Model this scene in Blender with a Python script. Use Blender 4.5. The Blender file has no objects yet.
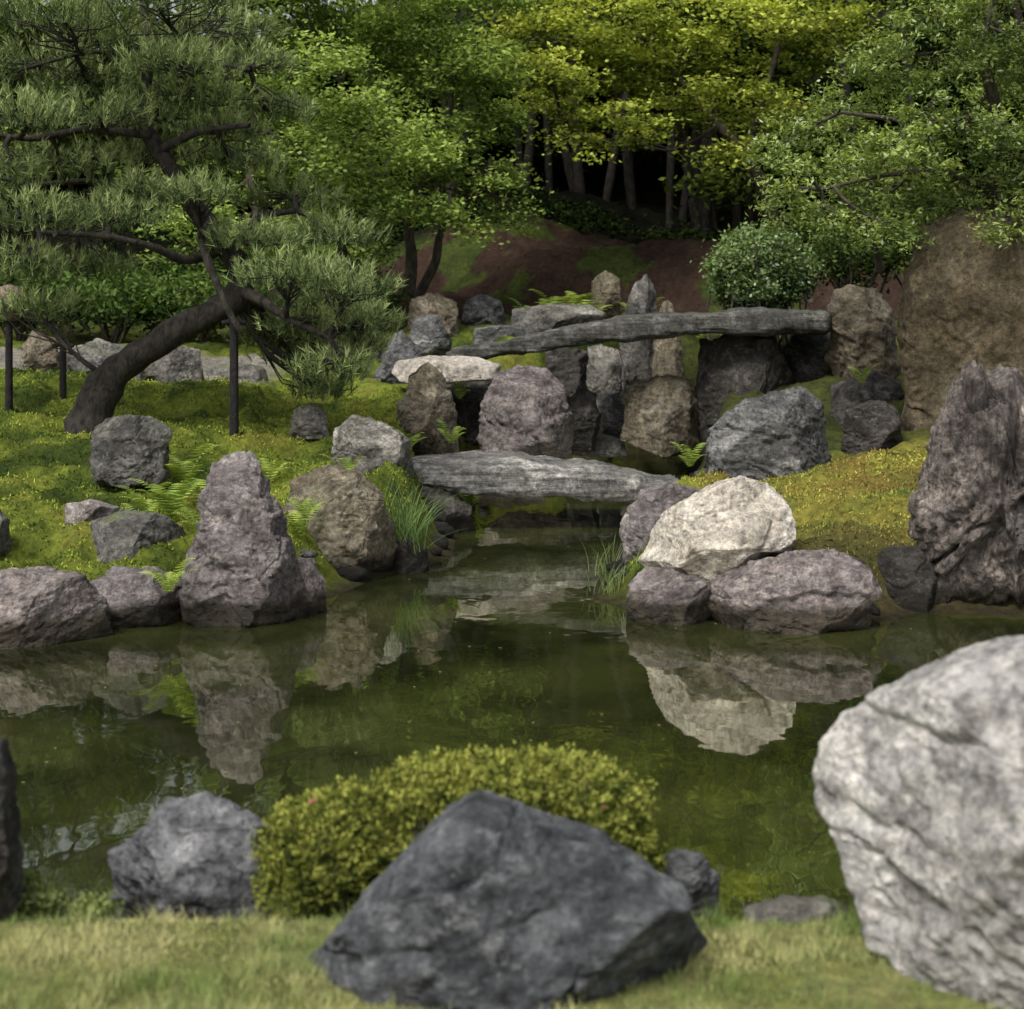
import bpy, bmesh, math, random
import numpy as np
from math import radians
F=1624.0; H=2.0
rng=np.random.default_rng(7); random.seed(7)
scene=bpy.context.scene
# ---- site survey: bearing / elevation (angular units) and distance -> world metres
def W(u,v,d): return np.array([(u-512)/F*d, d, H-(v-300)/F*d])

# ------------------------------------------------------------------ noise
def _h(i,j,k,s):
    n=(i.astype(np.int64)*374761393+j.astype(np.int64)*668265263+k.astype(np.int64)*2147483647+s*1274126177)&0xffffffff
    n=((n^(n>>13))*1274126177)&0xffffffff
    n=((n^(n>>16))*2246822519)&0xffffffff
    n=n^(n>>15)
    return (n&0xffffff)/float(0xffffff)
def vn(P,s=0):
    P=np.asarray(P,float); I=np.floor(P).astype(np.int64); f=P-I; f=f*f*f*(f*(f*6-15)+10)
    i,j,k=I[:,0],I[:,1],I[:,2]; x,y,z=f[:,0],f[:,1],f[:,2]
    def L(a,b,t): return a+(b-a)*t
    return L(L(L(_h(i,j,k,s),_h(i+1,j,k,s),x),L(_h(i,j+1,k,s),_h(i+1,j+1,k,s),x),y),
             L(L(_h(i,j,k+1,s),_h(i+1,j,k+1,s),x),L(_h(i,j+1,k+1,s),_h(i+1,j+1,k+1,s),x),y),z)
def fbm(P,s=0,o=4,g=.5):
    r=0;a=1;t=0
    for q in range(o):
        r=r+a*vn(P*(2.03**q)+q*17.3,s+q); t+=a; a*=g
    return r/t
def ss(a,b,x):
    t=np.clip((x-a)/(b-a),0,1); return t*t*(3-2*t)

# ------------------------------------------------------------------ mesh helpers
def mk(name,V,Fc,mat,col=None,smooth=False,parent=None,loc=None):
    V=np.asarray(V,np.float32); Fc=np.asarray(Fc,np.int32); k=Fc.shape[1]
    me=bpy.data.meshes.new(name)
    if loc is not None: V=V-np.asarray(loc,np.float32)
    me.vertices.add(len(V)); me.vertices.foreach_set('co',V.ravel())
    me.loops.add(Fc.size); me.loops.foreach_set('vertex_index',Fc.ravel())
    me.polygons.add(len(Fc)); me.polygons.foreach_set('loop_start',np.arange(0,Fc.size,k,dtype=np.int32))
    me.update(calc_edges=True)
    if smooth: me.polygons.foreach_set('use_smooth',np.ones(len(me.polygons),bool))
    if col is not None:
        a=me.attributes.new('Col','FLOAT_COLOR','POINT')
        c=np.ones((len(V),4),np.float32); c[:,:3]=col; a.data.foreach_set('color',c.ravel())
    me.materials.append(mat)
    ob=bpy.data.objects.new(name,me); scene.collection.objects.link(ob)
    if loc is not None: ob.location=loc
    if parent is not None: ob.parent=parent
    return ob
def empty(name):
    e=bpy.data.objects.new(name,None); scene.collection.objects.link(e); return e
class Acc:
    def __init__(s): s.V=[];s.F=[];s.C=[];s.n=0
    def add(s,V,Fc,C=None):
        s.V.append(V); s.F.append(np.asarray(Fc)+s.n); s.n+=len(V)
        if C is not None: s.C.append(C)
    def make(s,name,mat,**k):
        return mk(name,np.concatenate(s.V),np.concatenate(s.F),mat,col=np.concatenate(s.C) if s.C else None,**k)

# ------------------------------------------------------------------ materials
def newmat(name):
    m=bpy.data.materials.new(name); m.use_nodes=True; nt=m.node_tree; nt.nodes.clear()
    return m,nt
def noise(nt,vec,scale,detail=6,rough=.6,dist=0):
    n=nt.nodes.new('ShaderNodeTexNoise'); n.inputs['Scale'].default_value=scale; n.inputs['Detail'].default_value=detail
    n.inputs['Roughness'].default_value=rough; n.inputs['Distortion'].default_value=dist
    if vec is not None: nt.links.new(vec,n.inputs['Vector'])
    return n.outputs['Fac']
def ramp(nt,fac,stops):
    r=nt.nodes.new('ShaderNodeValToRGB'); e=r.color_ramp.elements
    while len(e)<len(stops): e.new(.5)
    for i,(p,c) in enumerate(stops):
        e[i].position=p; e[i].color=(*c,1) if len(c)==3 else c
    nt.links.new(fac,r.inputs[0]); return r.outputs[0]
def mixc(nt,fac,a,b,mode='MIX'):
    m=nt.nodes.new('ShaderNodeMix'); m.data_type='RGBA'; m.blend_type=mode
    for s,v in ((m.inputs[0],fac),(m.inputs[6],a),(m.inputs[7],b)):
        if isinstance(v,(int,float)): s.default_value=v
        elif isinstance(v,tuple): s.default_value=(*v,1)
        else: nt.links.new(v,s)
    return m.outputs[2]
def mth(nt,op,a,b=0.0,clamp=False):
    m=nt.nodes.new('ShaderNodeMath'); m.operation=op; m.use_clamp=clamp
    for s,v in ((m.inputs[0],a),(m.inputs[1],b)):
        if isinstance(v,(int,float)): s.default_value=v
        else: nt.links.new(v,s)
    return m.outputs[0]
def finish(nt,col,rough=.8,bump=None,bs=.5,bd=.02,spec=.3):
    p=nt.nodes.new('ShaderNodeBsdfPrincipled'); o=nt.nodes.new('ShaderNodeOutputMaterial')
    nt.links.new(col,p.inputs['Base Color'])
    p.inputs['Roughness'].default_value=rough
    p.inputs['Specular IOR Level'].default_value=spec
    if bump is not None:
        b=nt.nodes.new('ShaderNodeBump'); b.inputs['Strength'].default_value=bs; b.inputs['Distance'].default_value=bd
        nt.links.new(bump,b.inputs['Height']); nt.links.new(b.outputs[0],p.inputs['Normal'])
    nt.links.new(p.outputs[0],o.inputs[0]); return p
def rockmat(name,dark,mid,light,stretch=(1,1,4),rot=(0.3,.5,0),moss=0.0,lichen=.4,scale=1.6,fine=22,streak=.6,darkl=.55):
    m,nt=newmat(name)
    tc=nt.nodes.new('ShaderNodeTexCoord'); mp=nt.nodes.new('ShaderNodeMapping'); mp.inputs['Scale'].default_value=stretch; mp.inputs['Rotation'].default_value=rot
    oi=nt.nodes.new('ShaderNodeObjectInfo'); va=nt.nodes.new('ShaderNodeVectorMath'); va.operation='ADD'
    nt.links.new(tc.outputs['Object'],va.inputs[0]); nt.links.new(oi.outputs['Location'],va.inputs[1]); ov=va.outputs[0]
    nt.links.new(ov,mp.inputs[0]); v=mp.outputs[0]
    n1=noise(nt,ov,scale,5,.76,.3)
    c=ramp(nt,n1,[(.36,dark),(.47,mid),(.54,mid),(.64,light)])
    c=mixc(nt,1.0,c,ramp(nt,oi.outputs['Random'],[(0,(.80,.80,.81)),(.5,(1,.98,.93)),(1,(1.12,1.08,1.08))]),'MULTIPLY')
    n3=noise(nt,v,scale*2.6,5,.72)
    a,b=1-.62*streak,1+.55*streak
    c=mixc(nt,1.0,c,ramp(nt,n3,[(.34,(a,a,a)),(.5,(1,1,1)),(.64,(b,b,b*.98))]),'MULTIPLY')
    n2=noise(nt,ov,fine,5,.8)
    c=mixc(nt,1.0,c,ramp(nt,n2,[(.34,(.34,.34,.35)),(.5,(.92,.92,.92)),(.66,(1.6,1.57,1.52))]),'MULTIPLY')
    n5=noise(nt,ov,4.6,6,.85)
    c=mixc(nt,mth(nt,'MULTIPLY',ramp(nt,n5,[(.54,(0,0,0)),(.60,(1,1,1))]),lichen),c,tuple(.55*x+.13 for x in light))
    c=mixc(nt,mth(nt,'MULTIPLY',ramp(nt,n5,[(.38,(1,1,1)),(.46,(0,0,0))]),darkl),c,tuple(.6*x for x in dark))
    geo=nt.nodes.new('ShaderNodeNewGeometry'); sp=nt.nodes.new('ShaderNodeSeparateXYZ'); nt.links.new(geo.outputs['Position'],sp.inputs[0])
    if moss>0:
        sn=nt.nodes.new('ShaderNodeSeparateXYZ'); nt.links.new(geo.outputs['Normal'],sn.inputs[0])
        mm=mth(nt,'MULTIPLY',mth(nt,'ADD',sn.outputs[2],.25,True),n5)
        mm=ramp(nt,mm,[(.62-.3*moss,(0,0,0)),(.72-.3*moss,(1,1,1))])
        c=mixc(nt,mth(nt,'MULTIPLY',mm,.85),c,mixc(nt,n2,(.03,.045,.012),(.12,.15,.03)))
    wet=mth(nt,'ADD',sp.outputs[2],mth(nt,'MULTIPLY',n5,-.24))
    c=mixc(nt,1.0,c,ramp(nt,wet,[(-.0,(.20,.19,.14)),(.05,(1,1,1))]),'MULTIPLY')
    finish(nt,c,.78,mth(nt,'ADD',mth(nt,'MULTIPLY',n2,.6),mth(nt,'MULTIPLY',n3,.6*streak)),1.0,.04,.28); return m
M_purple=rockmat('rock_purple',(.066,.055,.057),(.165,.144,.144),(.35,.317,.303))
M_craggy=rockmat('rock_craggy',(.036,.031,.03),(.10,.087,.082),(.26,.228,.212),stretch=(4,4,1),rot=(0,.25,0),streak=.9,lichen=.3)
M_slate=rockmat('rock_slate',(.036,.037,.04),(.088,.09,.093),(.21,.21,.212),stretch=(1,1,5),rot=(.2,.5,0),streak=.8)
M_white=rockmat('rock_white',(.26,.228,.185),(.48,.44,.385),(.67,.645,.60),stretch=(1,1,2.4),rot=(0,-.5,0),lichen=.2,fine=20,streak=.3,darkl=.25)
M_boulder=rockmat('rock_pale_grey',(.16,.155,.152),(.36,.352,.345),(.59,.578,.56),stretch=(1,1,2.2),rot=(.2,.6,0),lichen=.5,scale=1.8,fine=24,streak=.5,darkl=.45)
M_brown=rockmat('rock_brown',(.046,.04,.028),(.12,.103,.074),(.25,.222,.17),moss=.35,stretch=(1,1,3))
M_tan=rockmat('rock_tan',(.035,.027,.016),(.095,.074,.043),(.155,.128,.08),stretch=(2.5,1,1),rot=(0,.2,0),scale=1.0,lichen=.12,moss=.15,darkl=.6)
M_grey=rockmat('rock_grey',(.05,.048,.044),(.125,.12,.11),(.31,.30,.277),moss=.35,stretch=(1,1,3))
M_dark=rockmat('rock_dark',(.014,.013,.012),(.038,.035,.032),(.10,.091,.086),moss=.25)
M_fg=rockmat('rock_blue_grey',(.04,.044,.05),(.10,.106,.116),(.23,.238,.246),stretch=(1,1,3),rot=(.3,-.6,.2),scale=1.9,lichen=.45,fine=24,streak=.8)
M_slab=rockmat('rock_slab',(.055,.055,.053),(.135,.135,.13),(.34,.34,.325),stretch=(.3,1,6),rot=(0,.03,0),scale=2.0,streak=1.0)
M_bridge=rockmat('rock_slab_dark',(.028,.028,.026),(.07,.07,.065),(.18,.18,.168),stretch=(.3,1,6),rot=(0,-.05,0),scale=2.0,moss=.15,streak=1.0)

def leafmat(name,gloss):
    m,nt=newmat(name)
    at=nt.nodes.new('ShaderNodeAttribute'); at.attribute_name='Col'
    p=nt.nodes.new('ShaderNodeBsdfDiffuse'); tr=nt.nodes.new('ShaderNodeBsdfTranslucent'); mx=nt.nodes.new('ShaderNodeMixShader'); mx.inputs[0].default_value=.3
    o=nt.nodes.new('ShaderNodeOutputMaterial')
    nt.links.new(at.outputs['Color'],p.inputs[0]); nt.links.new(mixc(nt,1.0,at.outputs['Color'],(1.3,1.3,.6),'MULTIPLY'),tr.inputs[0])
    nt.links.new(p.outputs[0],mx.inputs[1]); nt.links.new(tr.outputs[0],mx.inputs[2]); out=mx.outputs[0]
    if gloss:
        g=nt.nodes.new('ShaderNodeBsdfGlossy'); g.inputs['Roughness'].default_value=.4; g.inputs['Color'].default_value=(.8,.8,.8,1)
        m2=nt.nodes.new('ShaderNodeMixShader'); m2.inputs[0].default_value=gloss; nt.links.new(out,m2.inputs[1]); nt.links.new(g.outputs[0],m2.inputs[2]); out=m2.outputs[0]
    nt.links.new(out,o.inputs[0]); return m
M_leaf=leafmat('foliage',0); M_gloss=leafmat('foliage_glossy',.04)
m,nt=newmat('needles_and_blades'); M_blade=m
at=nt.nodes.new('ShaderNodeAttribute'); at.attribute_name='Col'; df=nt.nodes.new('ShaderNodeBsdfDiffuse'); o=nt.nodes.new('ShaderNodeOutputMaterial')
nt.links.new(at.outputs['Color'],df.inputs[0]); nt.links.new(df.outputs[0],o.inputs[0])

def barkmat(name,a,b):
    m,nt=newmat(name); tc=nt.nodes.new('ShaderNodeTexCoord'); mp=nt.nodes.new('ShaderNodeMapping'); mp.inputs['Scale'].default_value=(1,1,.45)
    nt.links.new(tc.outputs['Object'],mp.inputs[0]); n=noise(nt,mp.outputs[0],16,5,.7,.6)
    c=ramp(nt,n,[(.35,a),(.65,b)]); finish(nt,c,.9,n,1,.03); return m
M_bark=barkmat('bark_pine',(.008,.007,.006),(.05,.043,.036))
M_bark2=barkmat('bark_maple',(.02,.017,.013),(.085,.072,.055))
M_post=barkmat('charred_wood',(.006,.006,.006),(.022,.02,.02))
M_cap=barkmat('weathered_wood',(.10,.07,.055),(.26,.20,.17))

# ------------------------------------------------------------------ terrain
pond=np.array([(-12,4.9),(-3,4.85),(-1,4.85),(.4,4.85),(1.2,4.82),(3,4.8),(9,4.8),(9,9.6),(3.4,10.3),(2.6,10.5),(2.2,10.1),(.9,10.35),(.62,10.9),(.75,12.2),(1.15,14.0),(1.75,16.0),(2.1,18.5),(2.3,20.5),(1.6,21.2),(.4,20),(-.35,19),(-.75,16),(-.55,13.6),(-.55,12.6),(-1.05,11.7),(-1.3,10.9),(-2.1,10.3),(-2.6,10.0),(-3.1,9.4),(-12,8.2)])
ctl=np.array([(-2.9,10,.25),(-4,12,.55),(-4.5,14,.92),(-4.8,16,1.2),(-3.2,12,.5),(-3,14,.84),(-3,16,1.1),(-2,11.6,.38),(-1.8,13,.55),(-1.8,15,.8),(-1.5,17,.95),(-7,12,.8),(-7,16,1.3),(-2,20,1.3),(-5,20,1.35),(-8,20,1.45),(-12,15,1.2),
(-1.2,18.5,1.05),(-.8,22,1.6),(1,23,1.75),(3,22.3,1.6),(1.2,12,.3),(2.5,11,.38),(2.6,12.5,.56),(3,13.3,.68),(3.3,15,.55),(2.2,13.6,.42),(2.3,15,.35),(2.2,16.5,.35),(3,17,.6),(4.5,11,.5),(4,15,.7),(5,17,1.0),(7,12,.8),(2.8,19,.9),(4,19,1.1),(5,20.5,1.7),(8,18,1.6),(12,14,1.2),
(-1,24,1.95),(1,25.5,2.75),(0,27.5,3.3),(3,26,2.9),(-5,26,2.2),(6,26,2.9),(-10,26,2.3),(11,26,2.8),(0,31,4),(-8,32,4),(8,32,4.3),(-12,40,7),(0,40,9),(12,40,9.5),(-12,46,9.2),(12,46,11.2),(0,46,11.2)],float)
def sdist(X,Y):
    d=np.full(X.shape,1e9); ins=np.zeros(X.shape,bool); n=len(pond)
    for i in range(n):
        ax,ay=pond[i]; bx,by=pond[(i+1)%n]; dx,dy=bx-ax,by-ay
        t=np.clip(((X-ax)*dx+(Y-ay)*dy)/(dx*dx+dy*dy),0,1)
        d=np.minimum(d,np.hypot(X-ax-t*dx,Y-ay-t*dy))
        c=((ay>Y)!=(by>Y))&(X<(bx-ax)*(Y-ay)/((by-ay)+1e-12)+ax); ins^=c
    return np.where(ins,-d,d)
def mound(X,Y):
    P=np.stack([X,Y,0*X],1); a=fbm(P*2.6+5,81,2); b=fbm(P*6.5,83,2)
    return (1-np.abs(2*a-1))*.20+(1-np.abs(2*b-1))*.07-.17
def height(X,Y):
    X=np.asarray(X,float); Y=np.asarray(Y,float); sh=X.shape; X=X.ravel(); Y=Y.ravel()
    Xc=np.clip(X,-13,13); Yc=np.clip(Y,0,46)
    w=1/(((Xc[:,None]-ctl[:,0])**2+(Yc[:,None]-ctl[:,1])**2)+.15)**1.8
    land=(w*ctl[:,2]).sum(1)/w.sum(1)
    land=land*ss(6,8,Yc)+.30*(1-ss(6,8,Yc))
    s=sdist(X,Y)
    P=np.stack([X,Y,0*X],1)
    land=land+(fbm(P*1.6,3)-.5)*.16*ss(5,9,Y)+mound(X,Y)*ss(5,9,Y)+(fbm(P*3,9,3)-.5)*.03
    z=np.where(s>0,.02+(land-.02)*ss(-.02,.42,s),-.5*ss(0,.7,-s)+.02)
    return z.reshape(sh)
def axis(lo,hi,step,far):
    a=np.arange(lo,hi+1e-6,step); e=[]; q=step
    x=hi
    while x<far: q*=1.5; x+=q; e.append(x)
    e=np.array(e); 
    l=[];q=step;x=lo
    while x>-far: q*=1.5; x-=q; l.append(x)
    return np.concatenate([np.array(l)[::-1],a,e])
def zonecol(X,Y):
    P=np.stack([X,Y,0*X],1); n=fbm(P*1.3,21,4); n2=fbm(P*5,22,3)
    def L(a,b,t): return np.array(a)*(1-t[:,None])+np.array(b)*t[:,None]
    moss=L((.044,.070,.014),(.195,.24,.036),ss(.32,.62,n*.5+n2*.5))
    k=(.40*ss(.5,.7,n2)*ss(.46,.6,n))[:,None]; moss=moss*(1-k)+np.array((.15,.11,.035))*k
    moss=moss*(.42+.58*ss(-.12,.04,mound(X,Y)))[:,None]  # hollows between moss mounds darkened, shade put into the colour
    om=L((.11,.15,.03),(.23,.215,.045),ss(.40,.62,n*.6+n2*.4))
    k=(.5*ss(.5,.62,fbm(P*2.2,27,4)))[:,None]; om=om*(1-k)+np.array((.17,.10,.035))*k
    edge=ss(10.6,11.4,Y)[:,None]; om=om*edge+L((.05,.065,.02),(.14,.11,.04),n2)*(1-edge)
    tx=ss(1.2,1.6,X)*(1-ss(15,17,Y)); c=moss*(1-tx[:,None])+om*tx[:,None]
    tb=ss(14.3,15.5,Y)*ss(1.2,1.8,X); c=c*(1-tb[:,None])+L((.03,.038,.013),(.085,.10,.027),n2)*tb[:,None]
    lawn=L((.19,.21,.065),(.33,.32,.14),ss(.35,.65,n2)); t=1-ss(5.2,6,Y); c=c*(1-t[:,None])+lawn*t[:,None]
    red=L((.024,.015,.011),(.066,.040,.030),n2); red=np.where((n>.52)[:,None],L((.025,.038,.011),(.07,.09,.02),n2),red)
    t=ss(21.5,23,Y); c=c*(1-t[:,None])+red*t[:,None]
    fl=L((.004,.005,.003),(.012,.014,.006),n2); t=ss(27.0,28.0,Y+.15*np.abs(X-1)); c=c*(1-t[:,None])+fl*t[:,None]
    pth=L((.2,.19,.16),(.3,.28,.25),n2); t=ss(17.2,17.6,Y+(n-.5))*(1-ss(19.5,20,Y))*(1-ss(-2.9,-2.5,X)); c=c*(1-t[:,None])+pth*t[:,None]
    return c
xs=axis(-9,9,.065,600); ys=axis(2.5,31,.085,600)
GX,GY=np.meshgrid(xs,ys); Z=height(GX,GY); nx,ny=len(xs),len(ys)
V=np.stack([GX.ravel(),GY.ravel(),Z.ravel()],1); idx=np.arange(nx*ny).reshape(ny,nx)
Fq=np.stack([idx[:-1,:-1],idx[:-1,1:],idx[1:,1:],idx[1:,:-1]],-1).reshape(-1,4)
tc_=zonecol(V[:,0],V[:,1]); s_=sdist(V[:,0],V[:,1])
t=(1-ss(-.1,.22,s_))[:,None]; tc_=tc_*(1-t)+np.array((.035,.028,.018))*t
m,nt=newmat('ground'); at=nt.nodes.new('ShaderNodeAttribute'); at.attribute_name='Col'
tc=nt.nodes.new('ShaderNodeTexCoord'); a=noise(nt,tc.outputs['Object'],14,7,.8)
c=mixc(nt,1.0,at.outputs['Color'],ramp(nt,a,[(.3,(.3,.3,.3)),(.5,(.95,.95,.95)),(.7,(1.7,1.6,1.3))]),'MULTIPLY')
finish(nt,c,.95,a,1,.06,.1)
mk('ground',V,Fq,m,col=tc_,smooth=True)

# water
m,nt=newmat('pond_water'); tc=nt.nodes.new('ShaderNodeTexCoord'); mp=nt.nodes.new('ShaderNodeMapping'); mp.inputs['Scale'].default_value=(1,.6,1)
nt.links.new(tc.outputs['Object'],mp.inputs[0])
n=noise(nt,mp.outputs[0],2.6,3,.5,.3); n2=noise(nt,tc.outputs['Object'],.9,4,.6)
b=nt.nodes.new('ShaderNodeBump'); b.inputs['Strength'].default_value=.11; b.inputs['Distance'].default_value=.03; nt.links.new(n,b.inputs['Height'])
df=nt.nodes.new('ShaderNodeBsdfDiffuse'); nt.links.new(ramp(nt,n2,[(.38,(.009,.011,.004)),(.62,(.030,.035,.010))]),df.inputs[0])
gl=nt.nodes.new('ShaderNodeBsdfGlossy'); gl.inputs['Roughness'].default_value=.025; gl.inputs['Color'].default_value=(1,1,.9,1)
fr=nt.nodes.new('ShaderNodeFresnel'); fr.inputs['IOR'].default_value=3.4
for q in (gl,fr): nt.links.new(b.outputs[0],q.inputs['Normal'])
mx=nt.nodes.new('ShaderNodeMixShader'); o=nt.nodes.new('ShaderNodeOutputMaterial')
nt.links.new(fr.outputs[0],mx.inputs[0]); nt.links.new(df.outputs[0],mx.inputs[1]); nt.links.new(gl.outputs[0],mx.inputs[2]); nt.links.new(mx.outputs[0],o.inputs[0])
mk('pond_water',[(-11.5,4.6,0),(8.8,4.6,0),(8.8,21.5,0),(-11.5,21.5,0)],[(0,1,2,3)],m)

# ------------------------------------------------------------------ rocks
_ico={}
def ico(n):
    if n not in _ico:
        bm=bmesh.new(); bmesh.ops.create_icosphere(bm,subdivisions=n,radius=1); 
        _ico[n]=(np.array([v.co[:] for v in bm.verts]),np.array([[v.index for v in f.verts] for f in bm.faces])); bm.free()
    return _ico[n]
def radial(poly,th):
    c=(poly.max(0)+poly.min(0))/2*.5+poly.mean(0)*.5; R=np.zeros(len(th)); q=poly-c; n=len(q); dx,dy=np.cos(th),np.sin(th)
    for i in range(n):
        a=q[i];e=q[(i+1)%n]-a; den=dx*e[1]-dy*e[0]; den=np.where(np.abs(den)<1e-9,1e-9,den)
        t=(a[0]*e[1]-a[1]*e[0])/den; u=(a[0]*dy-a[1]*dx)/den
        ok=(t>0)&(u>=-1e-6)&(u<=1+1e-6); R=np.where(ok,np.maximum(R,t),R)
    return c,R
def rock(name,poly,d,mat,depth=None,seed=0,amp=.07,lv=6,strata=(1,1,3),facets=14,tilt=0,top=.45,blocks=16,blk=.55):
    poly=np.array([W(u,v,d)[[0,2]] for u,v in poly]); sz=poly.max(0)-poly.min(0); wd=sz[0]; size=math.sqrt(sz[0]*sz[1])
    if depth is None: depth=.42*wd+.12*sz[1]
    th=np.linspace(-math.pi,math.pi,721); c,R=radial(poly,th)
    k=np.hanning(9);k/=k.sum(); Rp=np.concatenate([R[-5:-1],R,R[1:5]]); R=np.convolve(Rp,k,'valid')
    U,Fc=ico(lv); r0=np.random.default_rng(seed+100)
    rho=np.hypot(U[:,0],U[:,2]); t=np.arctan2(U[:,2],U[:,0]); Rr=np.interp(t,th,R)
    rp=rho**.72; X=np.cos(t)*Rr*rp; Zz=np.sin(t)*Rr*rp
    hrel=(Zz+sz[1]/2)/sz[1]
    Y=np.sign(U[:,1])*np.abs(U[:,1])**.85*depth*(1-top*np.clip(hrel,0,1)) + tilt*(hrel-.3)*depth
    P=np.stack([X,Y,Zz],1)
    nrm=P/(np.linalg.norm(P,axis=1,keepdims=True)+1e-9)
    Q=P/size
    lowf=fbm(Q*1.7+seed*3.1,seed,3,.5)-.5
    P=P+nrm*(size*amp*2.2*lowf)[:,None]
    for i in range(facets):
        n=r0.normal(size=3)
        if i<facets*.8: n[1]=-abs(n[1])-.35
        n[2]=n[2]*.7+.1; n/=np.linalg.norm(n)
        dt=P@n; lim=dt.max()*r0.uniform(.60,.86); ex=np.maximum(dt-lim,0); P=P-ex[:,None]*n*.99
    nb=120; ang=np.arctan2(P[:,2],P[:,0]); rad=np.hypot(P[:,0],P[:,2]); bi=((ang+math.pi)/(2*math.pi)*nb).astype(int)%nb
    Rc=np.zeros(nb); np.maximum.at(Rc,bi,rad); Rc=np.where(Rc<1e-3,Rc.mean(),Rc); Rc=np.maximum(Rc,.25*(np.roll(Rc,1)+np.roll(Rc,-1))+.5*Rc)
    cb=(np.arange(nb)+.5)/nb*2*math.pi-math.pi; rc=np.interp(ang,cb,Rc,period=2*math.pi); rt=np.interp(ang,th,R)
    fac=1+(np.clip(rt/rc,.7,1.7)-1)*.95; P[:,0]*=fac; P[:,2]*=fac
    a=r0.uniform(-.6,.6); ca,sa=math.cos(a),math.sin(a)
    Q=P/size; Q=np.stack([Q[:,0]*ca-Q[:,2]*sa,Q[:,1],Q[:,0]*sa+Q[:,2]*ca],1)
    st=np.array(strata)**.7
    wq=Q+.16*np.stack([fbm(Q*3+9,seed+31,3),fbm(Q*3+19,seed+32,3),fbm(Q*3+29,seed+33,3)],1)
    S=r0.uniform(-.6,.6,(blocks,3))*np.array([1,.6,1])*1.1
    D2=np.stack([np.linalg.norm((wq-s)*st,axis=1) for s in S],1); o_=np.argsort(D2,1)[:,:2]
    f1=np.take_along_axis(D2,o_[:,:1],1)[:,0]; f2=np.take_along_axis(D2,o_[:,1:2],1)[:,0]; g=f2-f1
    off=r0.uniform(-1,1,blocks)[o_[:,0]]; mg=fbm(Q*4,seed+41,2)
    block=off*ss(0,.05,g)*.65-.42*(1-ss(0,.03,g))*ss(.38,.55,mg)
    s1=fbm(Q*2.6*st+seed*3.1,seed+2,4,.5); lv_=s1*8; fl=np.floor(lv_); fr_=lv_-fl; step=(fl+ss(.4,.6,fr_))/8-.5
    mid=fbm(Q*6*st**.7+seed*1.7,seed+9,4,.6)-.5
    fine=fbm(Q*20*st**.4,seed+5,4,.65)-.5
    disp=size*amp*(1.3*step+.6*mid+.5*fine+blk*block)
    P=P+nrm*disp[:,None]
    for ax,j in ((0,0),(2,1)):
        lo,hi=P[:,ax].min(),P[:,ax].max(); tl,thh=poly[:,j].min()-c[j],poly[:,j].max()-c[j]
        P[:,ax]=tl+(P[:,ax]-lo)*(thh-tl)/(hi-lo)
    P=P+np.array([c[0],d,c[1]])
    return mk(name,P,Fc,mat,smooth=True,loc=(c[0],d,c[1]))
R=rock
R('standing_rock',[(176,600),(180,568),(190,535),(202,492),(210,470),(228,457),(252,452),(264,466),(274,490),(287,512),(298,545),(306,585),(306,625),(285,640),(230,645),(182,636)],10.15,M_purple,depth=.40,seed=1,lv=7,amp=.09,facets=9,blk=.8)
R('shore_rock',[(268,600),(275,570),(292,556),(312,558),(325,580),(326,615),(300,626),(270,622)],10.35,M_purple,depth=.2,seed=2,amp=.08)
R('shore_rock',[(-70,650),(-60,590),(-20,570),(40,567),(85,572),(104,600),(107,640),(60,668),(-50,680)],9.55,M_purple,depth=.5,seed=3,lv=7,strata=(1,1,4))
R('shore_rock',[(78,640),(84,585),(110,568),(150,572),(182,590),(186,632),(140,645)],10.05,M_purple,depth=.4,seed=4)
R('shore_rock',[(75,570),(84,525),(115,512),(155,512),(182,530),(186,570),(130,585)],10.75,M_grey,depth=.4,seed=5)
R('shore_rock',[(60,530),(66,503),(95,498),(120,506),(120,535)],11.1,M_purple,depth=.25,seed=55,lv=5)
R('garden_rock',[(86,475),(90,430),(105,418),(130,414),(152,418),(168,434),(170,480),(125,492),(92,488)],12.3,M_grey,depth=.3,seed=76)
R('shore_rock',[(276,580),(278,520),(292,485),(325,464),(358,470),(380,500),(396,530),(394,575),(330,592)],11.7,M_brown,depth=.5,seed=7,lv=7)
R('garden_rock',[(328,480),(332,430),(350,415),(390,425),(412,440),(412,480),(370,490)],13.4,M_grey,depth=.4,seed=8)
R('shore_rock',[(384,600),(380,548),(405,535),(430,552),(430,590)],12.0,M_dark,depth=.3,seed=88)
R('garden_rock',[(286,440),(292,412),(308,404),(322,410),(330,440)],14.3,M_grey,depth=.2,seed=66,lv=5)
R('pointed_rock',[(396,460),(400,405),(410,375),(428,362),(445,375),(456,410),(460,462)],15.3,M_brown,depth=.28,seed=9,top=.6)
R('standing_rock',[(476,455),(480,410),(492,378),(520,365),(550,368),(566,388),(574,430),(574,460),(520,470)],17,M_purple,depth=.5,seed=10)
R('flat_rock',[(392,372),(398,360),(430,355),(480,356),(502,364),(500,380),(450,384),(400,382)],17.4,M_white,depth=.5,seed=11,strata=(1,1,6),amp=.04,facets=3)
R('garden_rock',[(372,380),(384,345),(400,330),(420,345),(428,380),(420,420),(380,420)],18.6,M_slate,depth=.4,seed=12)
R('garden_rock',[(440,385),(470,378),(498,380),(495,420),(470,440),(450,430)],17.9,M_dark,depth=.5,seed=13)
R('garden_rock',[(405,340),(410,300),(430,292),(455,305),(466,345),(440,360)],21,M_brown,depth=.5,seed=14)
R('garden_rock',[(352,375),(362,350),(385,335),(400,352),(404,376)],20,M_slate,depth=.5,seed=15)
R('garden_rock',[(404,350),(415,318),(438,314),(452,340),(450,364),(415,366)],19.8,M_slate,depth=.4,seed=16)
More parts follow.
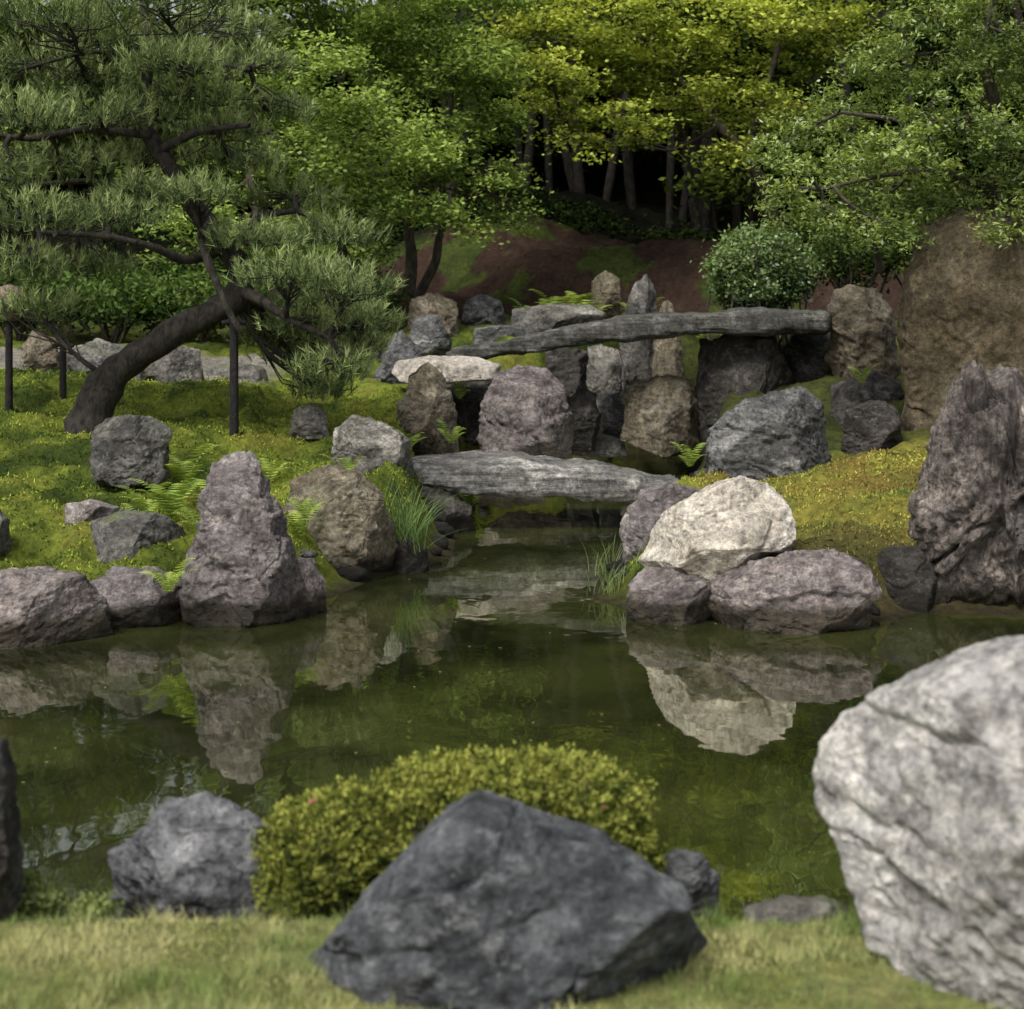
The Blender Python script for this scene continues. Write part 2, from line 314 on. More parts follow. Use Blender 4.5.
R('garden_rock',[(460,335),(465,300),(480,294),(500,302),(510,340)],21.6,M_slate,depth=.4,seed=17)
R('flat_rock',[(508,332),(512,308),(545,303),(590,304),(606,312),(604,335)],21.2,M_grey,depth=.5,seed=18,strata=(1,1,6),facets=4,amp=.05)
R('flat_rock',[(470,350),(474,328),(500,325),(540,330),(542,352)],20.9,M_slate,depth=.4,seed=58,strata=(1,1,6),facets=4,amp=.05)
R('garden_rock',[(500,400),(505,352),(540,345),(590,350),(596,400),(560,420)],20.6,M_dark,depth=.5,seed=59)
R('upright_slab',[(586,430),(588,350),(600,344),(620,350),(622,385),(616,432)],20.0,M_grey,depth=.2,seed=19,top=.2,amp=.06,facets=6)
R('upright_slab',[(616,400),(620,330),(634,282),(648,274),(658,290),(664,340),(664,400)],20.6,M_grey,depth=.22,seed=20,strata=(3,1,1),top=.3)
R('upright_slab',[(652,400),(654,330),(662,300),(674,304),(682,340),(686,400)],20.2,M_brown,depth=.25,seed=21,strata=(3,1,1))
R('garden_rock',[(590,330),(592,282),(606,270),(620,280),(624,330)],22,M_brown,depth=.3,seed=22)
R('garden_rock',[(620,440),(626,385),(650,375),(690,378),(702,400),(702,445),(660,455)],18.6,M_brown,depth=.5,seed=23)
R('garden_rock',[(566,450),(568,400),(580,385),(598,395),(602,430),(596,452)],18.7,M_dark,depth=.3,seed=24)
R('garden_rock',[(598,440),(602,398),(618,392),(630,410),(630,440)],19.4,M_slate,depth=.3,seed=25)
R('garden_rock',[(560,456),(570,438),(600,432),(625,440),(628,458)],19,M_grey,depth=.4,seed=26,lv=5)
R('bridge_support_rock',[(696,480),(694,400),(698,338),(735,330),(775,332),(795,380),(795,480)],18.8,M_dark,depth=.5,seed=27,strata=(3,1,1),top=.1,facets=8)
R('bridge_support_rock',[(780,460),(782,350),(800,326),(835,328),(852,370),(850,460)],19.2,M_dark,depth=.5,seed=28,top=.2)
R('garden_rock',[(700,495),(702,440),(722,415),(770,388),(805,386),(832,405),(840,455),(838,505),(760,515)],14.1,M_slate,depth=.5,seed=29,lv=7,strata=(1,1,4),facets=9)
R('garden_rock',[(828,360),(832,292),(850,284),(880,290),(900,310),(904,345),(900,400),(850,400)],18.6,M_brown,depth=.5,seed=30)
R('garden_rock',[(830,460),(834,385),(870,370),(905,380),(906,460)],17.6,M_dark,depth=.5,seed=31)
R('garden_rock',[(842,475),(846,412),(870,400),(900,405),(908,470)],15.0,M_dark,depth=.4,seed=32)
R('garden_rock',[(790,480),(792,450),(812,440),(832,446),(838,480)],16.5,M_dark,depth=.4,seed=67)
R('tall_rock',[(902,470),(903,340),(906,265),(916,226),(940,208),(1000,206),(1050,216),(1085,260),(1100,470),(1000,485)],15.8,M_tan,depth=.7,seed=37,lv=7,amp=.05,facets=8,top=.25,strata=(1,1,1),blk=.8)
R('craggy_rock',[(914,640),(922,560),(926,500),(936,450),(948,400),(956,366),(968,360),(984,380),(1005,372),(1030,376),(1080,400),(1120,480),(1130,600),(1110,660),(1000,650)],10.5,M_craggy,depth=.45,seed=134,lv=7,amp=.13,strata=(2.6,1.5,1),facets=5,top=.3,blocks=30,blk=.9)
R('shore_rock',[(862,640),(868,572),(890,548),(918,545),(940,560),(942,640)],10.6,M_dark,depth=.35,seed=135)
R('white_rock',[(640,568),(646,535),(664,512),(688,498),(716,483),(742,476),(770,484),(788,502),(795,530),(790,555),(740,572),(690,582),(652,580)],10.3,M_white,depth=.42,seed=36,lv=7,amp=.05,facets=7)
R('shore_rock',[(626,625),(628,585),(645,568),(690,566),(716,575),(720,628),(680,640)],10.15,M_purple,depth=.38,seed=37)
R('shore_rock',[(702,620),(706,588),(730,568),(790,552),(840,550),(868,566),(879,590),(870,632),(820,645),(730,638)],9.95,M_purple,depth=.42,seed=38,lv=7,strata=(1,1,3),blk=.8)
R('garden_rock',[(620,590),(622,530),(640,492),(670,482),(704,490),(710,560),(690,590)],11.6,M_purple,depth=.4,seed=39)
R('bridge_support_rock',[(396,560),(398,500),(412,486),(450,488),(470,510),(478,548),(450,566)],14.0,M_dark,depth=.6,seed=40)
R('bridge_support_rock',[(452,540),(462,498),(500,492),(545,494),(556,515),(540,545)],16.2,M_brown,depth=.3,seed=41)
R('bridge_support_rock',[(628,540),(630,494),(650,480),(690,480),(712,500),(712,540)],14.6,M_dark,depth=.5,seed=42)
R('garden_rock',[(128,395),(136,368),(160,352),(180,345),(198,352),(202,395)],16.6,M_grey,depth=.4,seed=43)
R('garden_rock',[(60,385),(68,350),(95,338),(125,345),(132,385)],17.4,M_grey,depth=.4,seed=44)
R('garden_rock',[(18,385),(22,345),(34,330),(56,342),(62,385)],17.6,M_brown,depth=.3,seed=45)
R('garden_rock',[(200,385),(210,368),(240,362),(262,368),(268,388)],17.8,M_grey,depth=.3,seed=46,lv=5)
R('garden_rock',[(-14,570),(-14,515),(-4,508),(6,520),(8,570)],10.6,M_grey,depth=.2,seed=47,lv=5)
# foreground
R('grey_rock',[(286,1004),(322,958),(366,905),(416,850),(448,820),(480,803),(510,812),(560,830),(610,846),(650,868),(690,905),(712,960),(660,1020),(500,1040),(320,1030)],4.05,M_fg,depth=.32,seed=50,lv=7,amp=.045,facets=7,tilt=.4,blk=.8)
R('pale_boulder',[(828,800),(836,760),(858,722),(907,688),(955,662),(1020,640),(1080,630),(1160,660),(1220,760),(1230,900),(1150,1000),(1040,1000),(920,975),(868,948),(846,890),(834,840)],4.2,M_boulder,depth=.45,seed=51,lv=7,amp=.045,facets=10,top=.1,blk=.8)
R('shore_rock',[(98,920),(106,862),(140,826),(170,806),(200,801),(232,806),(262,826),(276,860),(280,925),(180,940)],4.85,M_fg,depth=.24,seed=52,lv=7,amp=.08,facets=8)
R('shore_rock',[(742,960),(750,912),(785,897),(830,896),(856,915),(860,965)],4.5,M_grey,depth=.12,seed=53)
R('shore_rock',[(655,910),(660,862),(676,848),(700,856),(722,880),(722,920)],4.8,M_fg,depth=.12,seed=54)
R('shore_rock',[(-60,930),(-50,780),(-20,735),(4,742),(14,790),(18,860),(12,940)],4.5,M_dark,depth=.2,seed=57)
A=Acc(); U,Fc=ico(3)
cand=[]
while len(cand)<150:
    x=rng.uniform(-5,5); y=rng.uniform(8.5,21); s=sdist(np.array([x]),np.array([y]))[0]
    if -.02<s<.25: cand.append((x,y))
while len(cand)<210:
    x=rng.uniform(-1.8,1.8); y=rng.uniform(4.6,4.9); cand.append((x,y))
for x,y in cand:
    r=rng.uniform(.03,.10)*(0.5 if y<6 else 1); z=float(height(np.array([x]),np.array([y]))[0])
    sc=np.array([rng.uniform(.8,1.5),rng.uniform(.8,1.2),rng.uniform(.5,.9)])*r
    P=U*sc*(1+.6*(fbm(U*1.7+rng.uniform(0,90),3,3)-.5))[:,None]+np.array([x,y,z+.2*r]); A.add(P,Fc)
A.make('pebbles',M_dark,smooth=True)

# ------------------------------------------------------------------ slab bridges
def slab(name,ctr,wid,thk,mat,seed,amp=.03):
    n=300;m=80; ctr=np.array(ctr,float); tt=np.linspace(0,1,n)
    kk=np.linspace(0,1,len(ctr)); from_=np.stack([np.interp(tt,kk,ctr[:,i]) for i in range(3)],1)
    ker=np.hanning(41);ker/=ker.sum()
    for i in range(3):
        a=from_[:,i]; pad=np.concatenate([2*a[0]-a[20:0:-1],a,2*a[-1]-a[-2:-22:-1]]); from_[:,i]=np.convolve(pad,ker,'valid')
    w=np.interp(tt,np.linspace(0,1,len(wid)),wid)/2; h=np.interp(tt,np.linspace(0,1,len(thk)),thk)/2
    e=np.clip(np.minimum(tt,1-tt)/.03,0,1); e=np.sqrt(1-(1-e)**2)*.97+.03; w=w*e**.5; h=h*e
    ph=np.linspace(0,2*math.pi,m,endpoint=False); cy=np.sign(np.cos(ph))*np.abs(np.cos(ph))**.4; cz=np.sign(np.sin(ph))*np.abs(np.sin(ph))**.4
    P=from_[:,None,:]+np.stack([np.zeros((n,m)),w[:,None]*cy,h[:,None]*cz],-1)
    D=np.stack([np.zeros((n,m)),np.ones((n,1))*cy,np.ones((n,1))*cz],-1); P=P.reshape(-1,3); D=D.reshape(-1,3)
    s1=fbm(P*np.array([1.0,2,7])+seed,seed,4,.55)*7; fl=np.floor(s1); st=(fl+ss(.3,.7,s1-fl))/7-.5
    q=st*2.6-.5*((1-np.abs(2*fbm(P*np.array([1,3,14]),seed+3,3)-1))**4)+.9*(fbm(P*9,seed+4,4,.6)-.5)
    big=(fbm(P*np.array([1.8,.01,.01]),seed+8,3)-.5)
    P=P+D*(amp*q)[:,None]+D*np.array([0,.35,.16])*big[:,None]
    ix=np.arange(n*m).reshape(n,m); r=np.roll(ix,-1,1)
    Fc=np.stack([ix[:-1],ix[1:],r[1:],r[:-1]],-1).reshape(-1,4)
    c=P.mean(0)
    return mk(name,P,Fc,mat,smooth=True,loc=tuple(c))
slab('stone_slab_bridge',[W(396,470,14.7),W(440,470,14.7),W(520,472,14.7),W(600,480,14.7),W(640,485,14.7),W(678,490,14.7)],[.9,1.3,1.3,1.2,1.0,.8],[.18,.24,.27,.29,.26,.20],M_slab,1,.045)
slab('arched_stone_bridge',[W(446,358,18.4),W(520,345,18.5),W(600,331,18.6),W(680,324,18.7),W(760,321,18.8),W(828,323,18.9)],[.5,.8,.9,.9,.9,.8],[.11,.20,.23,.25,.26,.24],M_bridge,5,.03)

# ------------------------------------------------------------------ vegetation
def unit(a): return a/(np.linalg.norm(a,axis=-1,keepdims=True)+1e-9)
def colmix(dark,light,t): return np.array(dark)*(1-t[:,None])+np.array(light)*t[:,None]
def leaves(C,L,Wd,col,flat=.5,up=None,r=rng):
    n=len(C); a=r.normal(size=(n,3)); a[:,2]*=flat
    if up is not None: a=a+up
    a=unit(a); q=r.normal(size=(n,3)); b=unit(np.cross(a,q+np.array([0,0,1.0])*(1.2)))
    L=np.asarray(L)*r.uniform(.7,1.3,n); Wd=Wd*r.uniform(.7,1.3,n)
    nn=np.cross(a,b)
    V=np.stack([C-a*L[:,None]*.5,C+b*Wd[:,None]*.5+nn*L[:,None]*.08,C+a*L[:,None]*.5-nn*L[:,None]*.05,C-b*Wd[:,None]*.5+nn*L[:,None]*.08],1).reshape(-1,3)
    Fc=np.arange(n*4).reshape(n,4); return V,Fc,np.repeat(col,4,0)
def clusters(center,rad,nc,per,cr,flatc=.45,r=rng,shell=.35,under=.6,warp=0):
    u=unit(r.normal(size=(nc,3))); u[:,2]=np.where(u[:,2]<0,u[:,2]*under,u[:,2]); rr=r.uniform(shell,1,nc)**.6
    o3=u*rr[:,None]*rad
    if warp:
        tl=r.normal(0,.22,2); o3[:,2]+=tl[0]*o3[:,0]+tl[1]*o3[:,1]-warp*(o3[:,0]**2+o3[:,1]**2)/(rad[0]+.01)+r.normal(0,.08,nc)
    cc=center+o3
    cs=cr*r.uniform(.5,1.5,nc)
    off=r.normal(size=(nc,per,3))*np.array([1,1,flatc])*.55
    P=(cc[:,None,:]+off*cs[:,None,None]).reshape(-1,3)
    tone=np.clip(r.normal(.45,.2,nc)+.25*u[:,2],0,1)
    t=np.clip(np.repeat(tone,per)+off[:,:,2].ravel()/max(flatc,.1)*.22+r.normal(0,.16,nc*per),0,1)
    return P,t,cc
def tube(A,pts,rad,n=10,seed=0,wob=.12,C=None):
    pts=np.array(pts,float); m=max(8,len(pts)*7) if n>6 else 7; k=np.linspace(0,1,len(pts)); t=np.linspace(0,1,m)
    P=np.stack([np.interp(t,k,pts[:,i]) for i in range(3)],1)
    if len(pts)>2 and m>8:
        ker=np.array([.1,.2,.4,.2,.1])
        for _ in range(2):
            for i in range(3): P[2:-2,i]=np.convolve(P[:,i],ker,'valid')
    r=np.interp(t,np.linspace(0,1,len(rad)),rad)
    T=unit(np.gradient(P,axis=0)); ref=np.array([0.1,1,.2]); a=unit(np.cross(T,ref)); b=np.cross(T,a)
    ph=np.linspace(0,2*math.pi,n,endpoint=False)
    V=P[:,None,:]+r[:,None,None]*(np.cos(ph)[None,:,None]*a[:,None,:]+np.sin(ph)[None,:,None]*b[:,None,:])
    V=V.reshape(-1,3)
    if n>8:
        cen=np.repeat(P,n,0); q=1+wob*4*(fbm(V*6+seed,seed,3)-.5); V=cen+(V-cen)*q[:,None]
    ix=np.arange(m*n).reshape(m,n); rr=np.roll(ix,-1,1); A.add(V,np.stack([ix[:-1],ix[1:],rr[1:],rr[:-1]],-1).reshape(-1,4))
    return P
def bend(a,b,sag=.12,r=rng,n=5):
    t=np.linspace(0,1,n)[:,None]; L=np.linalg.norm(b-a); P=a+(b-a)*t; w=np.sin(t*math.pi)
    return P+w*np.array([0,0,1])*sag*L*r.uniform(-.6,1)+w*r.normal(size=(1,3))*.08*L+(r.normal(size=(n,3))*.03*L)*w
def tree(name,trunks,pads,d0,leafL,leafW,dark,light,nc,per,cr,bark,flat=.5,flatc=.4,br=.025,mat=None,warp=.3):
    e=empty(name); B=Acc(); tp=[]
    for i,(pts,ra) in enumerate(trunks):
        tp.append(tube(B,[W(*q) for q in pts],ra,12,i))
    tp=np.concatenate(tp); A=Acc()
    for (u,v,ru,rv,d) in pads:
        if v<-60: d=d+2.2      # unseen pads added for water reflections, set back so they don't shade the crown
        c=W(u+rng.normal()*5,v+rng.normal()*4,d); s=d/F; rad=np.array([ru*s,max(ru*s*.8,.5),rv*s])
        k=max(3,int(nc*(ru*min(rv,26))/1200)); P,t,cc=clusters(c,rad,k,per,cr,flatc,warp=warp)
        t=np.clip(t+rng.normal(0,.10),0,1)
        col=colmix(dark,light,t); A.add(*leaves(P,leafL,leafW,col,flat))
        j=np.argmin(np.linalg.norm(tp-c-np.array([0,0,.3]),axis=1)+ (tp[:,2]>c[2]+.4)*2)
        bp=tube(B,bend(tp[j],c,.1),[br*1.3,br*.8,br*.35],7,3)
        for w in cc[rng.choice(len(cc),min(len(cc),12),replace=False)]:
            jj=rng.integers(len(bp)//3,len(bp)); tube(B,bend(bp[jj],w,.08,n=3),[br*.4,br*.12],5,5)
    B.make('trunk',bark,smooth=True,parent=e); A.make('leaves',mat or M_leaf,parent=e); return e

# pine ---------------------------------------------------------------
pads=[(40,60,75,20),(130,40,75,22),(220,28,60,18),(15,112,60,20),(100,112,65,18),(190,92,60,20),(268,108,45,16),(60,10,80,20),(255,62,40,14),(160,-10,90,22),
(60,162,75,20),(150,150,50,15),(232,158,55,16),(28,214,60,20),(110,212,60,18),(290,196,55,18),(250,238,55,14),(335,232,48,16),(15,262,50,18),(80,264,50,14),
(292,272,60,17),(352,282,45,16),(40,306,50,13),(255,308,40,12),(312,322,55,14),(362,318,36,15),(296,350,46,13),(335,366,40,14),(318,388,34,10),(352,345,36,12),(200,190,35,12),(-40,180,50,20),(-50,90,60,22),(330,300,50,14),(270,335,40,12),(170,118,50,14),(5,170,50,16),(150,190,40,14),(225,128,40,12),(90,80,60,16),(180,60,60,16)]
e=empty('pine_tree'); B=Acc(); A=Acc()
tp=[tube(B,[W(88,440,14.0),W(96,408,14.0),W(108,380,14),W(145,350,14),W(195,322,14),W(238,300,14),W(246,272,14.1),W(222,244,14.1),W(196,208,14.1),W(168,165,14),W(140,120,14.1),W(150,60,14.2),W(140,-40,14.2)],[.22,.17,.14,.125,.125,.12,.11,.095,.085,.075,.06,.045,.03],18,4,.15)]
for pts,ra in [([W(222,250,14.1),W(185,262,13.7),W(150,245,13.4),W(100,235,13.2),W(40,232,13.2)],[.05,.04,.03,.02]),
    ([W(190,200,14.1),W(140,190,14.4),W(90,180,14.5),W(30,185,14.5)],[.045,.03,.02]),
    ([W(150,135,14),W(90,128,13.8),W(30,140,13.7),W(-30,130,13.6)],[.04,.03,.02]),
    ([W(238,290,14),W(262,300,13.7),W(285,318,13.5),W(330,338,13.4)],[.06,.04,.02]),
    ([W(230,250,14.1),W(262,215,14.2),W(300,210,14.3),W(340,240,14.3)],[.045,.03,.015]),
    ([W(205,220,14.1),W(200,240,13.7),W(215,280,13.6),W(232,318,13.6),W(240,330,13.6)],[.045,.035,.03]),
    ([W(160,150,14),W(200,130,13.8),W(250,125,13.7)],[.04,.02]),([W(150,90,14.1),W(200,60,14),W(250,70,14)],[.03,.015]),([W(150,60,14.1),W(90,50,14),W(20,70,14)],[.03,.015])]:
    tp.append(tube(B,pts,ra,10,9,.14))
tp=np.concatenate(tp)
for (u,v,ru,rv) in pads:
    d=14+rng.uniform(-.9,.9); c=W(u,v,d); s=d/F; rad=np.array([ru*s*1.1,max(.32,ru*s*.75),rv*s*.9])
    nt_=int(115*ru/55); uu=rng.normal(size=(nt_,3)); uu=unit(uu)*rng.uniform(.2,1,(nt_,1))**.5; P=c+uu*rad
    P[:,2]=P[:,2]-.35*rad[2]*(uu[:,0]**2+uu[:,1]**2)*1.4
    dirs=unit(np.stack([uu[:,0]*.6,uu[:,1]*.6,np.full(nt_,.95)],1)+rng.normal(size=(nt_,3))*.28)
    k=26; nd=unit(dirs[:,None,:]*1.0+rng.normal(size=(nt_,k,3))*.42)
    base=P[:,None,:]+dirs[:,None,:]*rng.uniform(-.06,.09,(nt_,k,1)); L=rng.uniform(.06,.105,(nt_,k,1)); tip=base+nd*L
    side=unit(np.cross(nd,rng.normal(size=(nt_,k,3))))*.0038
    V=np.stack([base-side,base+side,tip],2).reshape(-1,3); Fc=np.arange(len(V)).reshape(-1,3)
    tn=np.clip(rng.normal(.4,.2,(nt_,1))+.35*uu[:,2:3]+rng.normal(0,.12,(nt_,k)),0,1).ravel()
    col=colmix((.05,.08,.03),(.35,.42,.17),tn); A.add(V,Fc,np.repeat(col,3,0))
    j=np.argmin(np.linalg.norm(tp-c,axis=1)); bp=tube(B,bend(tp[j],c-np.array([0,0,.04]),.05),[.028,.018,.01],7,3)
    for w in P[rng.choice(nt_,24,replace=False)]:
        jj=rng.integers(len(bp)//4,len(bp)); tube(B,bend(bp[jj],w,-.05,n=3),[.008,.004],4,5)
B.make('trunk',M_bark,smooth=True,parent=e); A.make('needles',M_blade,parent=e)

# maples
tree('maple_tree',[([(408,300,22),(412,262,22),(408,225,22),(425,180,22),(450,120,22),(455,40,22),(450,-90,23)],[.11,.08,.065,.05,.04,.03,.02]),([(416,300,22.3),(436,262,22.3),(440,230,22.3),(468,200,22.2),(490,160,22)],[.08,.06,.05,.03]),([(408,225,22),(380,190,22),(360,140,22),(340,80,22)],[.05,.035,.02])],
 [(u,v,ru,rv,22+rng.uniform(-1.2,1.2)) for u,v,ru,rv in [(430,20,70,30),(370,50,60,30),(480,60,50,26),(420,85,70,28),(350,110,55,26),(470,115,45,22),(395,140,60,25),(330,165,50,24),(440,165,45,20),(490,180,40,16),(360,200,50,22),(430,205,60,14),(320,220,40,18),(500,205,25,12),(360,245,35,16),(390,-30,90,30),(480,-20,70,30),(330,20,60,30),(470,225,30,9),(290,-5,60,26),(235,-15,60,26),(430,-90,90,34),(500,-110,80,34)]],
 22,.08,.042,(.035,.07,.016),(.34,.44,.11),40,46,.27,M_bark2,flat=.45)
tree('maple_tree',[([(270,330,20),(275,280,20),(260,230,20),(250,180,20),(255,110,20)],[.09,.07,.05,.03])],
 [(u,v,ru,rv,20+rng.uniform(-.8,.8)) for u,v,ru,rv in [(215,195,45,20),(265,180,45,22),(230,230,45,18),(300,150,45,20),(250,135,45,20),(290,100,50,22),(310,60,50,22),(300,240,40,18),(180,240,35,16)]],
 20,.075,.04,(.045,.09,.02),(.32,.42,.11),36,40,.26,M_bark2,flat=.35)
tree('maple_tree',[([(775,250,25),(770,200,25),(748,155,25),(712,120,25),(680,80,25),(640,40,25),(640,-120,26)],[.13,.11,.09,.07,.05,.04,.02]),([(748,155,25),(760,110,24.6),(775,60,24.5),(790,0,24.5),(780,-120,25.5)],[.07,.05,.04,.03,.02]),([(712,120,25),(660,120,24.6),(600,110,24.4),(560,115,24.2)],[.05,.03,.02])],
 [(u,v,ru,rv,24.5+rng.uniform(-1.5,1.0)) for u,v,ru,rv in [(540,60,55,24),(600,45,60,24),(650,75,60,22),(560,100,50,16),(610,110,50,14),(700,55,60,24),(680,115,45,14),(630,15,70,26),(740,90,55,20),(720,20,60,26),(790,60,50,24),(760,120,40,14),(800,110,40,16),(570,10,60,26),(820,20,60,26),(650,-40,90,30),(760,-40,90,30),(570,138,35,10),(640,138,30,9),(520,25,35,22),(720,148,40,10),(600,-100,100,36),(700,-110,100,36),(800,-100,100,36),(640,-170,100,36),(760,-170,100,36),(540,-80,80,32)]],
 25,.09,.05,(.06,.10,.016),(.56,.62,.12),30,46,.30,M_bark2,flat=.4,flatc=.3,warp=.3)
tree('podocarpus_tree',[([(1010,330,17),(1000,250,16.6),(990,190,16.4),(1000,120,16.2),(980,50,16.2),(1000,-40,16.2)],[.14,.12,.09,.07,.05,.03]),([(990,190,16.4),(940,170,16),(880,175,15.8),(820,190,15.6)],[.045,.035,.025,.015]),([(1000,120,16.2),(960,122,15.8),(900,120,15.6),(840,112,15.5)],[.045,.035,.025,.015]),([(880,270,18),(872,235,17.8),(850,210,17.6),(840,180,17.5)],[.05,.035,.02])],
 [(u,v,ru*.9,rv*1.05,16+rng.uniform(-.9,.9)) for u,v,ru,rv in [(790,195,36,10),(835,168,45,13),(795,128,42,12),(850,110,50,14),(905,85,50,14),(900,145,50,13),(960,130,45,13),(950,60,50,15),(1010,85,45,14),(880,190,50,12),(945,185,50,13),(1000,170,45,12),(825,215,42,10),(890,225,45,10),(960,215,40,10),(1010,225,30,8),(870,50,45,13),(920,15,55,15),(1000,30,50,15),(1050,140,50,16),(1060,60,60,18),(900,-30,70,18),(1010,-20,70,20),(1040,200,40,12),(780,165,25,8),(1000,125,40,12),(930,105,40,11),(850,140,30,12),(920,165,30,12)]],
 16,.06,.024,(.045,.085,.02),(.34,.43,.11),90,28,.12,M_bark2,flat=.7,flatc=.6,br=.016,mat=M_gloss,warp=.28)
# forest mass behind
A=Acc(); B=Acc()
r=rng
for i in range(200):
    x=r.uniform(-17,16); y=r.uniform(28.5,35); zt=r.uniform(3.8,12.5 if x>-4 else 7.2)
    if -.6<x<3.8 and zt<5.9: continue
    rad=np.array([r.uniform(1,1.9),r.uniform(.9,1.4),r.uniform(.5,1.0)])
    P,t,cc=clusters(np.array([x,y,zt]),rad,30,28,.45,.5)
    tone=r.uniform(0,1); hi=np.clip((zt-7)/3,0,1); lt=np.array((.09+.10*tone,.15+.10*tone,.04))*(1-hi)+np.array((.36+.1*tone,.43+.08*tone,.07))*hi  # higher crowns get brighter leaf colour, light painted in for the water reflections
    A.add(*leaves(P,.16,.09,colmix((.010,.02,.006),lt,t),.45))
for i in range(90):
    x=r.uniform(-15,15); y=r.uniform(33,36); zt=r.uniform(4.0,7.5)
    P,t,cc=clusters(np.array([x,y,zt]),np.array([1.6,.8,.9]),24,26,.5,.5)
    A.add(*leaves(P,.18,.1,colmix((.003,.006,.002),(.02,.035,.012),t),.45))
for i in range(34):
    x=r.uniform(-14,14) if i>7 else (.2,.75,1.25,1.75,2.3,2.9,3.5,4.2)[i]; y=r.uniform(28.8,32); z0=float(height(np.array([x]),np.array([y]))[0])-.2; l=r.normal()*.5
    tube(B,[(x,y,z0),(x+l*.4+r.normal()*.15,y,z0+2),(x+l+r.normal()*.3,y,z0+4),(x+l*1.4+r.normal()*.6,y,z0+6)],[r.uniform(.07,.13),.08,.05],9,i)
for i in range(70):
    x=r.uniform(-7,8); y=r.uniform(27.6,29.6); z0=float(height(np.array([x]),np.array([y]))[0])
    P,t,cc=clusters(np.array([x,y,z0+.05]),np.array([.6,.5,.22]),14,26,.2,.6)
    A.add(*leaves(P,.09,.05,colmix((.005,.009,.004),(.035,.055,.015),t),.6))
e=empty('background_trees'); A.make('foliage',M_blade,parent=e); B.make('trunks',M_bark,smooth=True,parent=e)
def shrub(name,pads,L,Wd,dark,light,nc,per,cr,shell=.35,under=.6,mat=None):
    e=empty(name); A=Acc(); B=Acc()
    for u,v,ru,rv,d in pads:
        c=W(u,v,d); s=d/F; rad=np.array([ru*s,ru*s*.8,rv*s]); P,t,cc=clusters(c,rad,nc,per,cr,.7,shell=shell,under=under)
        A.add(*leaves(P,L,Wd,colmix(dark,light,t),.8))
        g=np.array([c[0],c[1],float(height(np.array([c[0]]),np.array([c[1]]))[0])-.05])
        for w in cc[:16]: tube(B,bend(g+rng.normal(size=3)*.03,w,.05,n=4),[.012*d/10,.004*d/10],5,1)
    A.make('leaves',mat or M_leaf,parent=e); B.make('stems',M_bark2,parent=e); return e
shrub('round_shrub',[(760,262,50,38,19.8),(738,274,30,26,19.7),(785,272,28,26,19.7),(762,290,42,18,19.7)],.06,.034,(.02,.045,.015),(.22,.31,.11),190,26,.11,shell=.5,under=1,mat=M_gloss)
shrub('evergreen_shrub',[(u,v,ru,rv,21.5) for u,v,ru,rv in [(20,300,60,40),(110,300,60,34),(190,310,60,34),(280,300,50,36),(350,300,45,36)]],.09,.05,(.02,.045,.015),(.12,.19,.05),90,30,.25)
shrub('evergreen_shrub',[(u,v,ru,rv,21) for u,v,ru,rv in [(850,250,50,50),(930,240,50,60)]],.08,.045,(.012,.025,.008),(.09,.13,.035),90,30,.22)
# azalea in the foreground
e=empty('azalea_bush'); A=Acc(); B=Acc(); FA=Acc()
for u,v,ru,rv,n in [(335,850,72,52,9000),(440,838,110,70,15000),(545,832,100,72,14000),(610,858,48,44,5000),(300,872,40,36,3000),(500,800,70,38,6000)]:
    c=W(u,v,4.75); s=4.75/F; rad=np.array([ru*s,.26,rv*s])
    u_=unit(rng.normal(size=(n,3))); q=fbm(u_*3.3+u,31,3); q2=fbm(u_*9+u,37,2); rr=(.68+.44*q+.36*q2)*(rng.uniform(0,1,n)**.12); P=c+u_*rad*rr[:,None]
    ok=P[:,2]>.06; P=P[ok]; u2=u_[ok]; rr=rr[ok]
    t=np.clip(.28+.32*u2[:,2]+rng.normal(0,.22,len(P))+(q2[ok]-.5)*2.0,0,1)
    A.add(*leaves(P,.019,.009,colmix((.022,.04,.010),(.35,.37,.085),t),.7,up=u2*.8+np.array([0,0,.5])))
    for w in P[rng.choice(len(P),40)]: tube(B,bend(np.array([c[0]+rng.normal()*.08,c[1],.05]),w,.05,n=4),[.006,.002],5,1)
    k=rng.choice(len(P),4); C=np.repeat(P[k]+u2[k]*.012,6,0); FA.add(*leaves(C+rng.normal(size=C.shape)*.004,.014,.010,np.tile(np.array([[.5,.18,.2]]),(len(C),1)),1))
A.make('leaves',M_leaf,parent=e); B.make('stems',M_bark2,parent=e); FA.make('blossoms',M_leaf,parent=e)

# blades ---------------------------------------------------------------
def blades(P,h,w,col,lean=.35):
    n=len(P); dv=unit(np.stack([rng.normal(size=n)*lean,rng.normal(size=n)*lean,np.ones(n)],1)); hh=(h*rng.uniform(.5,1.3,n))[:,None]
    sd=rng.normal(size=(n,3)); sd[:,2]=0; sd=unit(sd)*w
    V=np.stack([P-sd,P+sd,P+dv*hh],1).reshape(-1,3); return V,np.arange(n*3).reshape(n,3),np.repeat(col,3,0)
n=85000; X=rng.uniform(-1.9,1.9,n); Y=rng.uniform(3.3,4.8,n); s=sdist(X,Y); k=(s>.10); X,Y=X[k],Y[k]
Pn=np.stack([X,Y,height(X,Y)-.004],1); q=fbm(Pn*4,61,3); tf=fbm(Pn*11,63,2)
t=np.clip((q-.5)*3+.5+rng.normal(0,.22,len(X)),0,1)
V,Fc,C=blades(Pn,.02+.06*ss(.5,.85,tf),.0016,colmix((.16,.22,.065),(.45,.43,.20),t),.55); mk('lawn_grass',V,Fc,M_blade,col=C)
